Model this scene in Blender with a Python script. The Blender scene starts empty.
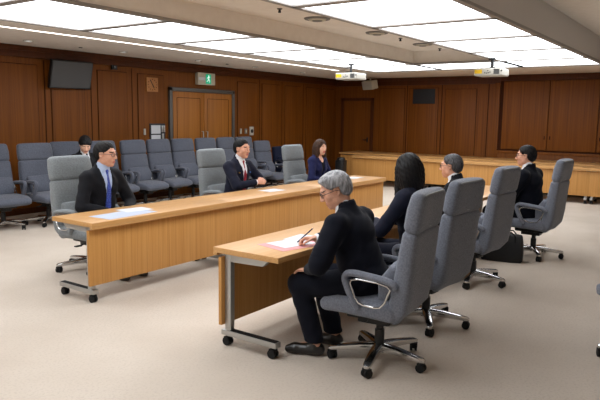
import bpy, bmesh, math, random
import numpy as np
from mathutils import Vector, Matrix
random.seed(4); rng = np.random.default_rng(4)
SC = bpy.context.scene
COL = SC.collection
PI = math.pi
R = math.radians
MATS = {}

# ------------------------------------------------------------------ materials
def mat(name, col, rough=.5, metal=0., spec=.5, noise=None, bump=None, emit=None, sheen=0., stripes=None):
    """noise = (colour2, scale xyz, strength range); bump = (scale, strength)"""
    m = bpy.data.materials.new(name); m.use_nodes = True
    nt = m.node_tree; b = nt.nodes['Principled BSDF']; L = nt.links.new
    b.inputs['Base Color'].default_value = (*col, 1)
    b.inputs['Roughness'].default_value = rough
    b.inputs['Metallic'].default_value = metal
    b.inputs['Specular IOR Level'].default_value = spec
    if sheen:
        b.inputs['Sheen Weight'].default_value = sheen; b.inputs['Sheen Roughness'].default_value = .4
    tc = nt.nodes.new('ShaderNodeTexCoord')
    if noise:
        c2, sc, lo, hi = noise
        mp = nt.nodes.new('ShaderNodeMapping'); mp.inputs['Scale'].default_value = sc
        n = nt.nodes.new('ShaderNodeTexNoise'); n.inputs['Scale'].default_value = 1; n.inputs['Detail'].default_value = 5
        r = nt.nodes.new('ShaderNodeValToRGB')
        r.color_ramp.elements[0].position = lo; r.color_ramp.elements[0].color = (*col, 1)
        r.color_ramp.elements[1].position = hi; r.color_ramp.elements[1].color = (*c2, 1)
        L(tc.outputs['Object'], mp.inputs['Vector']); L(mp.outputs['Vector'], n.inputs['Vector'])
        L(n.outputs['Fac'], r.inputs['Fac'])
        out = r.outputs['Color']
        if stripes:
            c3, sc3, amt = stripes
            mp3 = nt.nodes.new('ShaderNodeMapping'); mp3.inputs['Scale'].default_value = sc3
            n3 = nt.nodes.new('ShaderNodeTexNoise'); n3.inputs['Scale'].default_value = 1; n3.inputs['Detail'].default_value = 2
            r3 = nt.nodes.new('ShaderNodeMapRange'); r3.inputs['From Min'].default_value = .5; r3.inputs['From Max'].default_value = .66
            r3.inputs['To Max'].default_value = amt
            mx = nt.nodes.new('ShaderNodeMixRGB'); mx.inputs['Color2'].default_value = (*c3, 1)
            L(tc.outputs['Object'], mp3.inputs['Vector']); L(mp3.outputs['Vector'], n3.inputs['Vector'])
            L(n3.outputs['Fac'], r3.inputs['Value']); L(r3.outputs['Result'], mx.inputs['Fac']); L(out, mx.inputs['Color1'])
            out = mx.outputs['Color']
        L(out, b.inputs['Base Color'])
    if bump:
        n2 = nt.nodes.new('ShaderNodeTexNoise'); n2.inputs['Scale'].default_value = bump[0]; n2.inputs['Detail'].default_value = 3
        bp = nt.nodes.new('ShaderNodeBump'); bp.inputs['Strength'].default_value = bump[1]; bp.inputs['Distance'].default_value = .01
        L(tc.outputs['Object'], n2.inputs['Vector']); L(n2.outputs['Fac'], bp.inputs['Height']); L(bp.outputs['Normal'], b.inputs['Normal'])
    if emit:
        b.inputs['Emission Color'].default_value = (*emit[0], 1); b.inputs['Emission Strength'].default_value = emit[1]
    MATS[name] = m
    return m

def s(r, g, b):   # sRGB 0-255 -> linear
    f = lambda c: (c/255/12.92) if c/255 <= .04045 else ((c/255+.055)/1.055)**2.4
    return (f(r), f(g), f(b))

mat('carpet', s(188,176,163), .95, spec=.1, noise=(s(198,187,175), (1.1,1.1,1.1), .35, .65), bump=(260, .25), stripes=(s(177,165,153), (60,60,60), .5))
mat('wall_wood', s(106,58,11), .5, spec=.22, noise=(s(124,71,17), (22,22,.5), .3, .7), stripes=(s(84,44,10), (60,60,.4), .6))
mat('wall_wood_dark', s(70,34,10), .5, spec=.25, noise=(s(84,42,14), (22,22,.5), .3, .7))
mat('door_wood', s(150,92,32), .45, spec=.3, noise=(s(168,108,42), (18,18,.5), .3, .7), stripes=(s(124,74,24), (70,70,.4), .6))
mat('frame_grey', s(92,88,84), .45, .3)
mat('groove', s(56,27,10), .7, spec=.1)
mat('table_top', s(192,144,88), .34, spec=.45, noise=(s(202,156,100), (1.5,40,40), .3, .7), stripes=(s(178,130,74), (1.2,90,90), .5))
mat('table_panel', s(186,134,72), .45, spec=.3, noise=(s(196,146,84), (38,38,1.2), .3, .7), stripes=(s(170,118,60), (90,90,.8), .7))
mat('table_shadow', s(60,40,25), .6)
mat('ceil', s(230,223,214), .9, spec=.1, noise=(s(236,230,222), (9,9,9), .3, .7), bump=(120,.1))
mat('ceil_dark', s(212,209,206), .9, spec=.1)
mat('grid_metal', s(150,146,142), .5)
mat('luminous', s(230,235,240), .6, emit=((.93,.965,1.0), 3.0))
mat('downlight_lens', s(230,235,245), .4, emit=((.85,.92,1.0), 1.2))
mat('light_slot', s(240,240,240), .6, emit=((1,.97,.93), 3.0))
mat('fabric_grey_lit', s(114,119,122), .95, spec=.15, noise=(s(132,137,140), (90,90,90), .35, .65), bump=(420,.25), sheen=.2)  # same grey chair fabric, lightened to carry the light on the desk chair fronts
mat('fabric_grey', s(106,110,121), .95, spec=.15, noise=(s(124,128,139), (90,90,90), .35, .65), bump=(420,.25), sheen=.25)  # near-chair copy of that fabric, darkened to carry their shade
mat('fabric_grey_pipe', s(150,155,160), .9, spec=.15, bump=(420,.2), sheen=.2)
mat('fabric_blue', s(78,82,93), .95, spec=.15, noise=(s(94,98,110), (90,90,90), .35, .65), bump=(420,.25), sheen=.25)
mat('fabric_blue_pipe', s(84,90,104), .9, spec=.15, sheen=.2)
mat('fabric_navy', s(26,31,50), .95, spec=.15, bump=(420,.25), sheen=.1)
mat('chrome', s(206,206,206), .16, 1.0)
mat('alu', s(178,178,176), .38, .85)
mat('black_plastic', s(20,20,22), .45, spec=.4)
mat('black_rubber', s(16,16,17), .7, spec=.3)
mat('tv_screen', s(52,56,62), .22, spec=.6)
mat('white_plastic', s(182,178,168), .5)
mat('cream', s(196,190,172), .5)
mat('grey_plastic', s(112,110,106), .5)
mat('yellow', s(226,184,26), .5)
mat('green_lit', s(10,150,110), .4, emit=(s(20,190,140), .35))
mat('white_lit', s(235,245,240), .4, emit=(s(220,250,235), .35))
mat('clock_wood', s(164,108,54), .5, noise=(s(178,122,66), (10,10,60), .3, .7))
mat('paper', s(206,209,214), .7, spec=.2)
mat('paper_grey', s(205,208,214), .7, spec=.2)
mat('paper_blue', s(178,187,205), .7, spec=.2)
mat('pink', s(214,150,150), .6, spec=.2)
mat('vent_dark', s(38,40,46), .6)
mat('skin', s(210,156,130), .5, spec=.3, noise=(s(219,167,142), (40,40,40), .35, .65))
mat('skin_pale', s(222,174,148), .5, spec=.35, noise=(s(230,184,160), (40,40,40), .35, .65))
mat('lip', s(176,104,92), .45)
mat('lip_red', s(188,84,84), .4)
mat('eye_white', s(232,228,222), .25)
mat('iris', s(24,16,12), .15)
mat('hair_black', s(13,12,13), .55, spec=.2, noise=(s(24,22,23), (160,160,14), .35, .7))  # hair set: lighter noise streaks mix strand tones with sheen in the colour
mat('hair_brown', s(44,28,20), .55, spec=.22, noise=(s(72,48,34), (160,160,14), .35, .7))
mat('hair_grey', s(88,88,91), .5, spec=.35, noise=(s(168,168,172), (55,55,14), .34, .66))
mat('hair_salt', s(40,39,42), .5, spec=.3, noise=(s(96,95,98), (140,140,16), .38, .72))
mat('suit_black', s(20,21,26), .85, spec=.2, bump=(500,.1), sheen=.05)
mat('suit_navy', s(23,26,42), .85, spec=.2, bump=(500,.1), sheen=.05)
mat('suit_blue', s(28,32,70), .85, spec=.2, bump=(500,.1), sheen=.05)
mat('suit_ink', s(15,17,27), .88, spec=.15, bump=(500,.1), sheen=.05)
mat('shirt_white', s(226,228,234), .8, spec=.2)
mat('shirt_blue', s(176,192,222), .8, spec=.2)
mat('top_black', s(18,18,24), .8, spec=.2)
mat('tie_red', s(128,22,40), .6, noise=(s(150,34,52), (120,120,120), .45, .55))
mat('tie_blue', s(36,58,150), .55, noise=(s(84,110,196), (110,110,110), .5, .62))
mat('tie_dark', s(30,30,44), .6)
mat('shoe_leather', s(18,16,17), .28, spec=.6)
mat('sole', s(52,30,24), .6)
mat('sock', s(20,20,24), .9)
mat('gold', s(212,170,84), .3, 1.0)
mat('blue_badge', s(50,110,200), .4)
mat('lens_frame', s(70,66,66), .3, .6)
mat('lens_frame_dark', s(24,22,22), .35)
mat('bag_black', s(22,23,26), .55, spec=.4, bump=(60,.3))

def glass_mat():
    m = bpy.data.materials.new('lens_glass'); m.use_nodes = True
    nt = m.node_tree; nt.nodes.remove(nt.nodes['Principled BSDF'])
    t = nt.nodes.new('ShaderNodeBsdfTransparent'); g = nt.nodes.new('ShaderNodeBsdfGlossy'); g.inputs['Roughness'].default_value = .05
    mx = nt.nodes.new('ShaderNodeMixShader'); mx.inputs['Fac'].default_value = .1
    nt.links.new(t.outputs[0], mx.inputs[1]); nt.links.new(g.outputs[0], mx.inputs[2])
    nt.links.new(mx.outputs[0], nt.nodes['Material Output'].inputs['Surface'])
    MATS['lens_glass'] = m
glass_mat()

# ------------------------------------------------------------------ mesh helpers
def link(o, parent=None):
    COL.objects.link(o)
    if parent: o.parent = parent
    return o

def smooth(me, ang=40):
    me.polygons.foreach_set('use_smooth', [True]*len(me.polygons))
    me.set_sharp_from_angle(angle=R(ang))

class MB:
    def __init__(self): self.v = []; self.f = []; self.m = []; self.cur = 0
    def add(self, vs, fs):
        o = len(self.v); self.v += [tuple(map(float, p)) for p in vs]
        for f in fs: self.f.append([i+o for i in f]); self.m.append(self.cur)
        return self
    def box(self, x0, x1, y0, y1, z0, z1, M=None):
        vs = [(x,y,z) for x in (x0,x1) for y in (y0,y1) for z in (z0,z1)]
        if M is not None: vs = [tuple(M @ Vector(p)) for p in vs]
        return self.add(vs, [(0,1,3,2),(4,6,7,5),(0,4,5,1),(2,3,7,6),(0,2,6,4),(1,5,7,3)])
    def cyl(self, a, b, ra, rb=None, n=16, cap=True):
        rb = ra if rb is None else rb
        a = Vector(a); b = Vector(b); d = (b-a).normalized()
        u = d.orthogonal().normalized(); w = d.cross(u)
        vs = []
        for c, r in ((a,ra),(b,rb)):
            for i in range(n):
                t = 2*PI*i/n; vs.append(c + u*(r*math.cos(t)) + w*(r*math.sin(t)))
        fs = [(i,(i+1)%n,n+(i+1)%n,n+i) for i in range(n)]
        if cap: fs += [tuple(reversed(range(n))), tuple(range(n,2*n))]
        return self.add(vs, fs)
    def rings(self, rs, closed=False, cap=True):
        n = len(rs[0]); k = len(rs); vs = [p for r in rs for p in r]; fs = []
        for j in range(k if closed else k-1):
            a, b = j*n, ((j+1) % k)*n
            fs += [(a+i, a+(i+1)%n, b+(i+1)%n, b+i) for i in range(n)]
        if cap and not closed: fs += [tuple(reversed(range(n))), tuple(range((k-1)*n, k*n))]
        return self.add(vs, fs)
    def tube(self, pts, r, n=8, closed=False, flat=None):
        """sweep of an ellipse; flat=(axis vector, radius along it)"""
        pts = [Vector(p) for p in pts]; k = len(pts); rs = []
        prev = None
        for i, p in enumerate(pts):
            t = (pts[(i+1) % k]-pts[i-1]) if closed else (pts[min(i+1,k-1)]-pts[max(i-1,0)])
            t.normalize()
            if flat: w = Vector(flat[0]).normalized(); w = (w - t*w.dot(t)).normalized()
            else:
                if prev is None: w = t.orthogonal().normalized()
                else: w = (prev - t*prev.dot(t)).normalized()
            prev = w; u = w.cross(t)
            rw = flat[1] if flat else r
            rs.append([p + u*(r*math.cos(2*PI*j/n)) + w*(rw*math.sin(2*PI*j/n)) for j in range(n)])
        return self.rings(rs, closed)
    def cushion(self, secs, rnd=.04, n=32, e=4.5, bow=0.):
        """secs: (y,z,width,thick) along a centre line in the yz plane, superellipse sections, rounded ends"""
        P = [Vector((0,a,b)) for a,b,_,_ in secs]; K = len(P)
        out = []
        def ring(c, t, w, th, bw):
            nrm = Vector((0,-t.z,t.y)); r = []
            for j in range(n):
                a = 2*PI*j/n; ca, sa = math.cos(a), math.sin(a)
                x = math.copysign(abs(ca)**(2/e), ca)*w/2; y = math.copysign(abs(sa)**(2/e), sa)*th/2
                r.append(c + Vector((x,0,0)) + nrm*(y + bw*(2*x/max(w,.01))**2))
            return r
        tans = [((P[min(i+1,K-1)]-P[max(i-1,0)]).normalized()) for i in range(K)]
        for q in range(5):
            a = PI/2*q/5; c = P[0]-tans[0]*(rnd*math.cos(a)); ins = rnd*(1-math.sin(a))*1.0
            if q == 0: ins = rnd*.97
            out.append(ring(c, tans[0], secs[0][2]-2*ins, max(.004, secs[0][3]-2*ins), bow))
        for i in range(K): out.append(ring(P[i], tans[i], secs[i][2], secs[i][3], bow))
        for q in range(4,-1,-1):
            a = PI/2*q/5; c = P[-1]+tans[-1]*(rnd*math.cos(a)); ins = rnd*(1-math.sin(a))
            if q == 0: ins = rnd*.97
            out.append(ring(c, tans[-1], secs[-1][2]-2*ins, max(.004, secs[-1][3]-2*ins), bow))
        return self.rings(out)
    def build(self, name, mats, parent=None, bevel=0, ang=40, seg=2):
        me = bpy.data.meshes.new(name); me.from_pydata(self.v, [], self.f)
        for mm in ([mats] if isinstance(mats, str) else mats): me.materials.append(MATS[mm])
        me.polygons.foreach_set('material_index', self.m)
        bm = bmesh.new(); bm.from_mesh(me)
        bmesh.ops.recalc_face_normals(bm, faces=bm.faces)
        if bevel:
            es = [e for e in bm.edges if len(e.link_faces) == 2 and e.calc_face_angle(0) > R(30)]
            bmesh.ops.bevel(bm, geom=es, offset=bevel, segments=seg, affect='EDGES', profile=.6, clamp_overlap=True)
        bm.to_mesh(me); bm.free()
        smooth(me, ang)
        return link(bpy.data.objects.new(name, me), parent)

def tag(o, label, cat, group=None):
    o['label'] = label; o['category'] = cat
    if group: o['group'] = group
    return o
def struct(o): o['kind'] = 'structure'; return o
def thing(name, label, cat, loc=(0,0,0), rz=0, group=None):
    o = bpy.data.objects.new(name, None); o.empty_display_size = .1; link(o)
    o.location = loc; o.rotation_euler = (0,0,rz)
    return tag(o, label, cat, group)
def copy_tree(o, parent=None):
    c = o.copy(); COL.objects.link(c)
    if parent: c.parent = parent
    for ch in list(o.children): copy_tree(ch, c)
    return c
def bx(name, m, parent, *a, bevel=0, M=None): return MB().box(*a, M=M).build(name, m, parent, bevel)

# ------------------------------------------------------------------ room
XB, YL, XF, YR, ZC, ZW = 11.9, 5.0, -5.2, -6.6, 2.7, 3.14
struct(bx('floor', 'carpet', None, XF-.1, XB+.1, YR-.1, YL+.1, -.1, 0))
# luminous ceiling grid: rows across the room
XS = [-4.6,-3.0,-1.4,.2,1.8,3.4,5.0,6.62,8.25,9.7]
YA = (2.56, .95); YC = (.95, -.78); YD = (-.78, -2.25); ZCH = 2.95
c = MB()
c.box(XF, XB, YA[0], 3.13, ZC, ZC+.06); c.box(XF, XB, 3.22, YL, ZC, ZC+.06); c.box(9.05, XB, 3.13, 3.22, ZC, ZC+.06)
c.box(XF, XS[0], YD[1], YA[0], ZC, ZC+.06); c.box(XS[-1], XB, YD[1], YA[0], ZC, ZC+.06)
c.box(XF, 9.05, 3.12, 3.23, ZC+.05, ZC+.07)
c.box(XS[0], XS[-2], YC[1], YC[0], ZCH, ZCH+.05)                    # raised channel between the luminous rows
c.box(XF, XB, YR, YD[1]-.02, ZW-.02, ZW+.05)                          # high ceiling on the right
ceil = struct(c.build('ceiling', 'ceil'))
c = MB()
c.box(XS[0], XS[-2], YC[0]-.02, YC[0], ZC+.012, ZCH); c.box(XS[0], XS[-2], YC[1], YC[1]+.02, ZC+.012, ZCH); c.box(XS[-2]-.02, XS[-2], YC[1], YC[0], ZC+.012, ZCH)
struct(c.build('trim_1', 'ceil'))
c = MB(); c.box(XF, XB, YD[1]-.03, YD[1], ZC-.002, ZW)
struct(c.build('trim_2', 'ceil_dark'))
c = MB()                                                             # grid bars holding the panels
for ys, xs in ((YA, XS), (YD, XS), (YC, XS[-2:])):
    for x in xs: c.box(x-.06, x+.06, ys[1], ys[0], ZC-.012, ZC+.02)
    for y in ys: c.box(xs[0], xs[-1], y-.035, y+.035, ZC-.012, ZC+.02)
struct(c.build('trim_3', 'grid_metal'))
def lum(i, ys, label):
    t = tag(bx('luminous_ceiling_panel', 'luminous', None, XS[i]+.05, XS[i+1]-.05, ys[1]+.02, ys[0]-.02, ZC+.004, ZC+.024), label, 'ceiling light', 'luminous ceiling panels')
ordn = ['behind the camera', 'left of the camera', 'only a sliver in the top left corner', 'largest, at the top left of the photo', 'fifth from the back wall', 'fourth from the back wall', 'third from the back wall', 'second from the back wall', 'nearest the back wall']
ordr = ['behind the camera', 'right of the camera', 'overhead near the camera', 'only a sliver at the top edge of the photo', 'largest, cut by the top edge of the photo', 'fourth from the back wall', 'third from the back wall', 'second from the back wall', 'nearest the back wall']
for i in range(len(XS)-1):
    lum(i, YA, 'white luminous ceiling panel in the left row, ' + ordn[i])
    lum(i, YD, 'white luminous ceiling panel in the right row, ' + ordr[i])
lum(8, YC, 'white luminous ceiling panel closing the end of the recessed tan channel')
tag(bx('ceiling_light_strip', 'light_slot', None, XF+.1, 9.04, 3.135, 3.215, ZC+.004, ZC+.045), 'long thin bright light slot in ceiling along the left wall', 'strip light')

# walls
struct(bx('wall_left', 'wall_wood', None, XF, XB+.1, YL, YL+.1, 0, ZC))
wb = MB(); wb.box(XB, XB+.1, YR, YL+.1, 0, ZW); struct(wb.build('wall_back', 'wall_wood'))
struct(bx('wall_right', 'ceil', None, XF, XB, YR-.1, YR, 0, ZW))
struct(bx('wall_front', 'ceil', None, XF-.1, XF, YR, YL, 0, ZW))
def panel_left(x0, x1, z0=.25, z1=2.4):
    m = MB(); m.box(x0, x1, YL-.014, YL, z0, z1); 
    return m
g = MB(); pnl = MB()
for x0, x1 in ((.15,.83),(1.07,1.73),(1.98,2.66),(2.91,3.55),(3.83,4.47),(4.74,5.38),(7.62,8.33),(8.52,9.2),(9.45,10.1),(10.4,11.0),(11.2,11.75)):
    g.box(x0-.011, x1+.011, YL-.006, YL, .23, 2.421); pnl.box(x0, x1, YL-.016, YL-.001, .24, 2.41)
for x in (2.79, 3.69, 4.6, 8.42, 9.32, 10.25, 11.1): g.box(x-.008, x+.008, YL-.005, YL, .1, 2.5)
struct(g.build('trim_4', 'groove')); struct(pnl.build('trim_5', 'wall_wood', bevel=.004))
m = MB(); m.box(XF, XB, YL-.05, YL, 2.52, ZC); m.box(XF, XB, YL-.07, YL, 2.62, ZC); m.box(XB-.05, XB, .33, YL, 2.5, ZC); m.box(XB-.07, XB, .33, YL, 2.62, ZC); m.box(XB-.05, XB, YD[1], .33, 2.56, ZC)
struct(m.build('trim_6', 'wall_wood_dark', bevel=.006))
struct(bx('baseboard_left', 'wall_wood_dark', None, XF, XB, YL-.02, YL, 0, .1, bevel=.004))
struct(bx('baseboard_back', 'wall_wood_dark', None, XB-.02, XB, YR, YL, 0, .1, bevel=.004))
# back wall panels: grooves and the big recessed cabinet doors on the right
g = MB(); pnl = MB()
for y0, y1, z0, z1 in ((2.86,3.6,.2,2.42),(1.92,2.72,.2,2.42),(.92,1.72,.2,2.38)):
    g.box(XB-.006, XB, y0-.010, y1+.010, z0-.012, z1+.010); pnl.box(XB-.014, XB-.001, y0, y1, z0, z1)
for y in (2.79, 1.82, .62): g.box(XB-.005, XB, y-.01, y+.01, .1, 2.5)
pnl.box(XB-.06, XB, .33, .45, .1, 2.52)
g.box(XB-.03, XB, .25, .33, .84, 2.56); 
pnl.box(XB-.06, XB, -5.2, .33, .84, .9); g.box(XB-.065, XB, -5.2, .33, .9, .925); pnl.box(XB-.04, XB, -5.2, .33, .1, .84)
struct(g.build('trim_7', 'groove')); struct(pnl.build('trim_8', 'wall_wood', bevel=.004))
for k, (y0, y1) in enumerate(((-.81,.24),(-1.87,-.83),(-2.95,-1.89))):
    t = thing('cabinet_door', ['dark wood cabinet door in the back wall nearest the wall panels', 'dark wood cabinet door in the back wall above the right chair', 'dark wood cabinet door in the back wall beyond the right edge'][k], 'cabinet', (XB-.045, (y0+y1)/2, .94), 0, 'cabinet doors in back wall')
    w = (y1-y0)/2
    MB().box(-.015, .015, -w, w, 0, 1.6).build('door_leaf', 'wall_wood', t, bevel=.003)
    yy = -w+.05 if k == 0 else w-.05
    MB().box(-.022, -.014, yy-.012, yy+.012, .25, .33).build('finger_pull', 'groove', t, bevel=.003)

# doors
d1 = struct(bx('door_1', 'door_wood', None, 5.58, 7.39, YL-.03, YL-.005, 0, 2.12))
m = MB(); m.box(5.5, 5.58, YL-.06, YL, 0, 2.2); m.box(7.39, 7.47, YL-.06, YL, 0, 2.2); m.box(5.5, 7.47, YL-.06, YL, 2.12, 2.2)
m.build('door_frame', 'frame_grey', d1, bevel=.008)
for x0, x1 in ((5.6,6.475),(6.495,7.37)):
    lf = MB().box(x0, x1, YL-.045, YL-.03, .01, 2.11).build('door_leaf', 'door_wood', d1, bevel=.003)
    q = MB()
    for a,b,c_,e in ((x0+.1,x0+.112,.2,2.0),(x1-.112,x1-.1,.2,2.0)): q.box(a, b, YL-.047, YL-.04, c_, e)
    q.box(x0+.1, x1-.1, YL-.047, YL-.04, 1.99, 2.0); q.box(x0+.1, x1-.1, YL-.047, YL-.04, .2, .212)
    q.build('panel_groove', 'groove', lf)
for xx in (6.42, 6.55): MB().tube([(xx,YL-.045,1.0),(xx,YL-.09,1.0),(xx,YL-.09,1.3),(xx,YL-.045,1.3)], .011).build('door_handle', 'alu', d1)
d2 = struct(bx('door_2', 'wall_wood', None, XB-.03, XB-.001, 3.86, 4.72, 0, 2.1))
m = MB(); m.box(XB-.05, XB, 4.72, 4.8, 0, 2.18); m.box(XB-.05, XB, 3.78, 3.86, 0, 2.18); m.box(XB-.05, XB, 3.78, 4.8, 2.1, 2.18); m.build('door_frame', 'wall_wood_dark', d2, bevel=.006)
h = MB().box(XB-.04, XB-.03, 3.92, 3.96, .96, 1.1); h.tube([(XB-.03,3.94,1.03),(XB-.08,3.94,1.03),(XB-.085,4.06,1.03)], .011); h.build('door_handle', 'black_plastic', d2)

# ------------------------------------------------------------------ wall and ceiling fittings
tv = thing('television', 'black flat television tilted forward high on left wall', 'television', (3.2, 4.86, 2.29))
Mt = Matrix.Rotation(R(14), 4, 'X') @ Matrix.Rotation(R(3), 4, 'Z')
MB().box(-.41,.41,-.03,.03,-.235,.235, M=Mt).build('housing', 'black_plastic', tv, bevel=.008)
MB().box(-.39,.39,-.034,-.029,-.212,.218, M=Mt).build('screen', 'tv_screen', tv)
MB().box(-.05,.05,.0,.125,-.05,.05).build('wall_bracket', 'black_plastic', tv)

ck = thing('wall_clock', 'square wooden clock with dark hands on left wall', 'clock', (5.07, 4.97, 2.22))
MB().box(-.145,.145,-.012,.013,-.135,.135).build('face', 'clock_wood', ck, bevel=.006)
q = MB()
for k in range(12):
    a = k*PI/6; q.box(.108*math.sin(a)-.008, .108*math.sin(a)+.008, -.016, -.011, .1*math.cos(a)-.008, .1*math.cos(a)+.008)
q.build('hour_mark', 'groove', ck)
def hand(L_, a, w): return MB().box(-w, w, -.02, -.015, -.02, L_, M=Matrix.Rotation(a, 4, 'Y')).build('clock_hand', 'black_plastic', ck)
hand(.075, R(150), .008); hand(.105, R(-32), .006)

ex = thing('exit_sign', 'pale exit sign with lit green running figure above the double door', 'exit sign', (6.53, 4.94, 2.41))
MB().box(-.26,.26,-.03,.055,-.125,.125).build('housing', 'cream', ex, bevel=.006)
MB().box(-.03,.13,-.034,-.029,-.1,.1).build('pictogram_panel', 'green_lit', ex)
q = MB()
q.cyl((.055,-.039,.066),(.055,-.033,.066), .015, n=12)
def bar(a, b, w): 
    d = Vector((b[0]-a[0],0,b[1]-a[1])); L_ = d.length; ang = math.atan2(d.x, d.z)
    q.box(-w,w,-.003,.003,0,L_, M=Matrix.Translation((a[0],-.036,a[1])) @ Matrix.Rotation(ang,4,'Y'))
bar((.05,.0),(.055,.05),.012); bar((.05,0),(.085,-.03),.008); bar((.085,-.03),(.075,-.07),.007); bar((.05,0),(.03,-.04),.008); bar((.03,-.04),(-.005,-.055),.007)
bar((.055,.045),(.09,.03),.006); bar((.055,.045),(.02,.03),.006); bar((.02,.03),(.005,.0),.005)
q.build('running_figure', 'white_lit', ex)
MB().box(-.24,-.05,-.033,-.029,-.03,.03).build('side_plate', 'paper_grey', ex)

nb = thing('notice_frame', 'dark framed notice board with two white sheets beside the double door', 'notice board', (5.19, 4.975, 1.27))
MB().box(-.2,.2,-.008,.008,-.22,.2).build('backing', 'vent_dark', nb, bevel=.004)
for z in (.0, -.19): MB().box(-.165,.07,-.012,-.007,z,z+.165).build('notice_sheet', 'paper', nb)
for x in (.095, .15): MB().box(x,x+.04,-.02,-.007,.03,.16).build('key_slot', 'alu', nb, bevel=.004)
MB().box(.11,.16,-.018,-.007,-.19,.0).build('leaflet_holder', 'alu', nb, bevel=.004)
def plate(name, lab, cat, x, z, w, h_, mm='white_plastic', face='vent_dark'):
    t = thing(name, lab, cat, (x, YL-.02, z))
    MB().box(-w,w,-.012,.019,-h_,h_).build('plate', mm, t, bevel=.004)
    MB().box(-w*.45,w*.45,-.016,-.01,-h_*.55,h_*.55).build('rocker', face, t, bevel=.002)
    return t
plate('light_switch', 'slim pale light switch left of the notice board', 'switch', 4.87, 1.31, .022, .06, face='cream')
plate('light_switch', 'slim pale light switch just right of the double door', 'switch', 7.72, 1.29, .024, .06, face='cream')
plate('thermostat', 'small grey thermostat between switch and intercom', 'thermostat', 7.9, 1.29, .04, .06, 'grey_plastic', 'cream')
ic = thing('intercom', 'white intercom panel with round black speaker right of double door', 'intercom', (8.1, YL-.025, 1.29))
MB().box(-.07,.07,-.015,.023,-.1,.1).build('plate', 'white_plastic', ic, bevel=.01)
MB().cyl((0,-.015,0),(0,-.024,0),.045,n=20).build('grille', 'black_plastic', ic)
bx0 = thing('wall_sensor', 'small black sensor box high on left wall right of television', 'sensor', (4.18, YL-.03, 2.49))
MB().box(-.06,.06,-.02,.028,-.045,.045).build('housing', 'black_plastic', bx0, bevel=.008)
MB().cyl((0,-.02,0),(0,-.03,0),.022).build('lens', 'tv_screen', bx0)
gr = thing('wall_grille', 'square black speaker grille high on the back wall', 'speaker grille', (XB-.02, 2.31, 2.21))
MB().box(-.006,.019,-.31,.31,-.19,.19).build('frame', 'black_plastic', gr, bevel=.004)
q = MB()
for k in range(13): q.box(-.012,-.004,-.29,.29,-.17+k*.0275,-.157+k*.0275)
q.build('louvre', 'vent_dark', gr)

def projector(loc, lab, arm):
    t = thing('projector', lab, 'projector', loc, 0, 'ceiling projectors')
    x, y, z = loc
    MB().box(-.2,.2,-.245,.245,-.07,.06).build('housing', 'white_plastic', t, bevel=.025, seg=3)
    MB().box(-.204,-.198,.1,.23,-.03,.035).build('yellow_sticker', 'yellow', t)
    MB().box(-.203,-.198,-.2,-.1,-.045,.045).build('vent_panel', 'grey_plastic', t)
    q = MB()
    for k in range(6): q.box(-.207,-.202,-.195,-.105,-.04+k*.014,-.034+k*.014)
    q.build('vent_slat', 'vent_dark', t)
    q = MB(); 
    for yy, zz in ((.05,-.02),(.02,-.025),(-.01,-.02),(-.04,-.01),(.0,.015)): q.box(-.205,-.198,yy-.01,yy+.01,zz-.008,zz+.008)
    q.build('connector', 'vent_dark', t)
    MB().cyl((-.2,-.235,.01),(-.207,-.235,.01),.014).build('sensor_window', 'black_plastic', t)
    q = MB(); q.cyl((.0,0,.07),(0,0,ZC-z-.02),.022); q.box(-.08,.08,-.08,.08,.07,.085); q.cyl((0,0,ZC-z-.03),(0,0,ZC-z),.06,n=20); q.tube([(-.05,-.02,.07),(-.06,-.05,.1),(-.02,-.03,ZC-z-.02)], .008)
    q.build('ceiling_mount', 'black_plastic', t)
projector((7.6, 1.99, 2.455), 'white ceiling projector hanging near the left wall corner', 1)
projector((7.65, -.82, 2.455), 'white ceiling projector hanging in front of the back wall', 1)
sp = thing('wall_speaker', 'small pale loudspeaker on bracket in the back left corner', 'loudspeaker', (11.35, 3.62, 2.5))
Ms = Matrix.Rotation(R(-20), 4, 'Z') @ Matrix.Rotation(R(-14), 4, 'Y')
MB().box(-.1,.1,-.2,.2,-.11,.11, M=Ms).build('housing', 'cream', sp, bevel=.012)
MB().box(-.106,-.098,-.18,.18,-.09,.09, M=Ms).build('grille', 'white_plastic', sp, bevel=.002)
MB().tube([(.02,0,.09),(.02,0,.15),(.02,0,.19)], .018).build('bracket', 'cream', sp)

def disc(name, lab, cat, x, y, z, r, grp=None, inner='luminous', ring='white_plastic', d=.012):
    t = thing(name, lab, cat, (x,y,z), 0, grp)
    q = MB(); n = 24
    prof = [(r*.72,-.002),(r*.74,-d),(r*.95,-d),(r,-.0)]
    q.rings([[(a*math.cos(2*PI*j/n), a*math.sin(2*PI*j/n), b) for j in range(n)] for a,b in prof], cap=False)
    q.build('rim', ring, t)
    MB().cyl((0,0,-.003),(0,0,-.0005), r*.73, n=20).build('lens' if inner != 'vent_dark' else 'core', inner, t)
    return t
for (x,y), w in zip(((2.08,4.25),(3.82,4.25),(5.62,4.25),(7.35,4.25),(9.15,4.25)), ('nearest, above the television', 'second, right of the television', 'third, above the double door', 'fourth, above the wall chairs', 'farthest, near the back corner')):
    disc('downlight', 'small round recessed downlight in left ceiling strip, ' + w, 'downlight', x, y, ZC, .075, 'recessed downlights', inner='downlight_lens')
for (x,y), w in zip(((3.03,4.33),(6.5,4.3)), ('near the television', 'above the double door')):
    disc('ceiling_sensor', 'tiny dark sensor dot in left ceiling strip ' + w, 'sensor', x, y, ZC, .03, 'ceiling sensors', inner='vent_dark', ring='grey_plastic')
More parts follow.
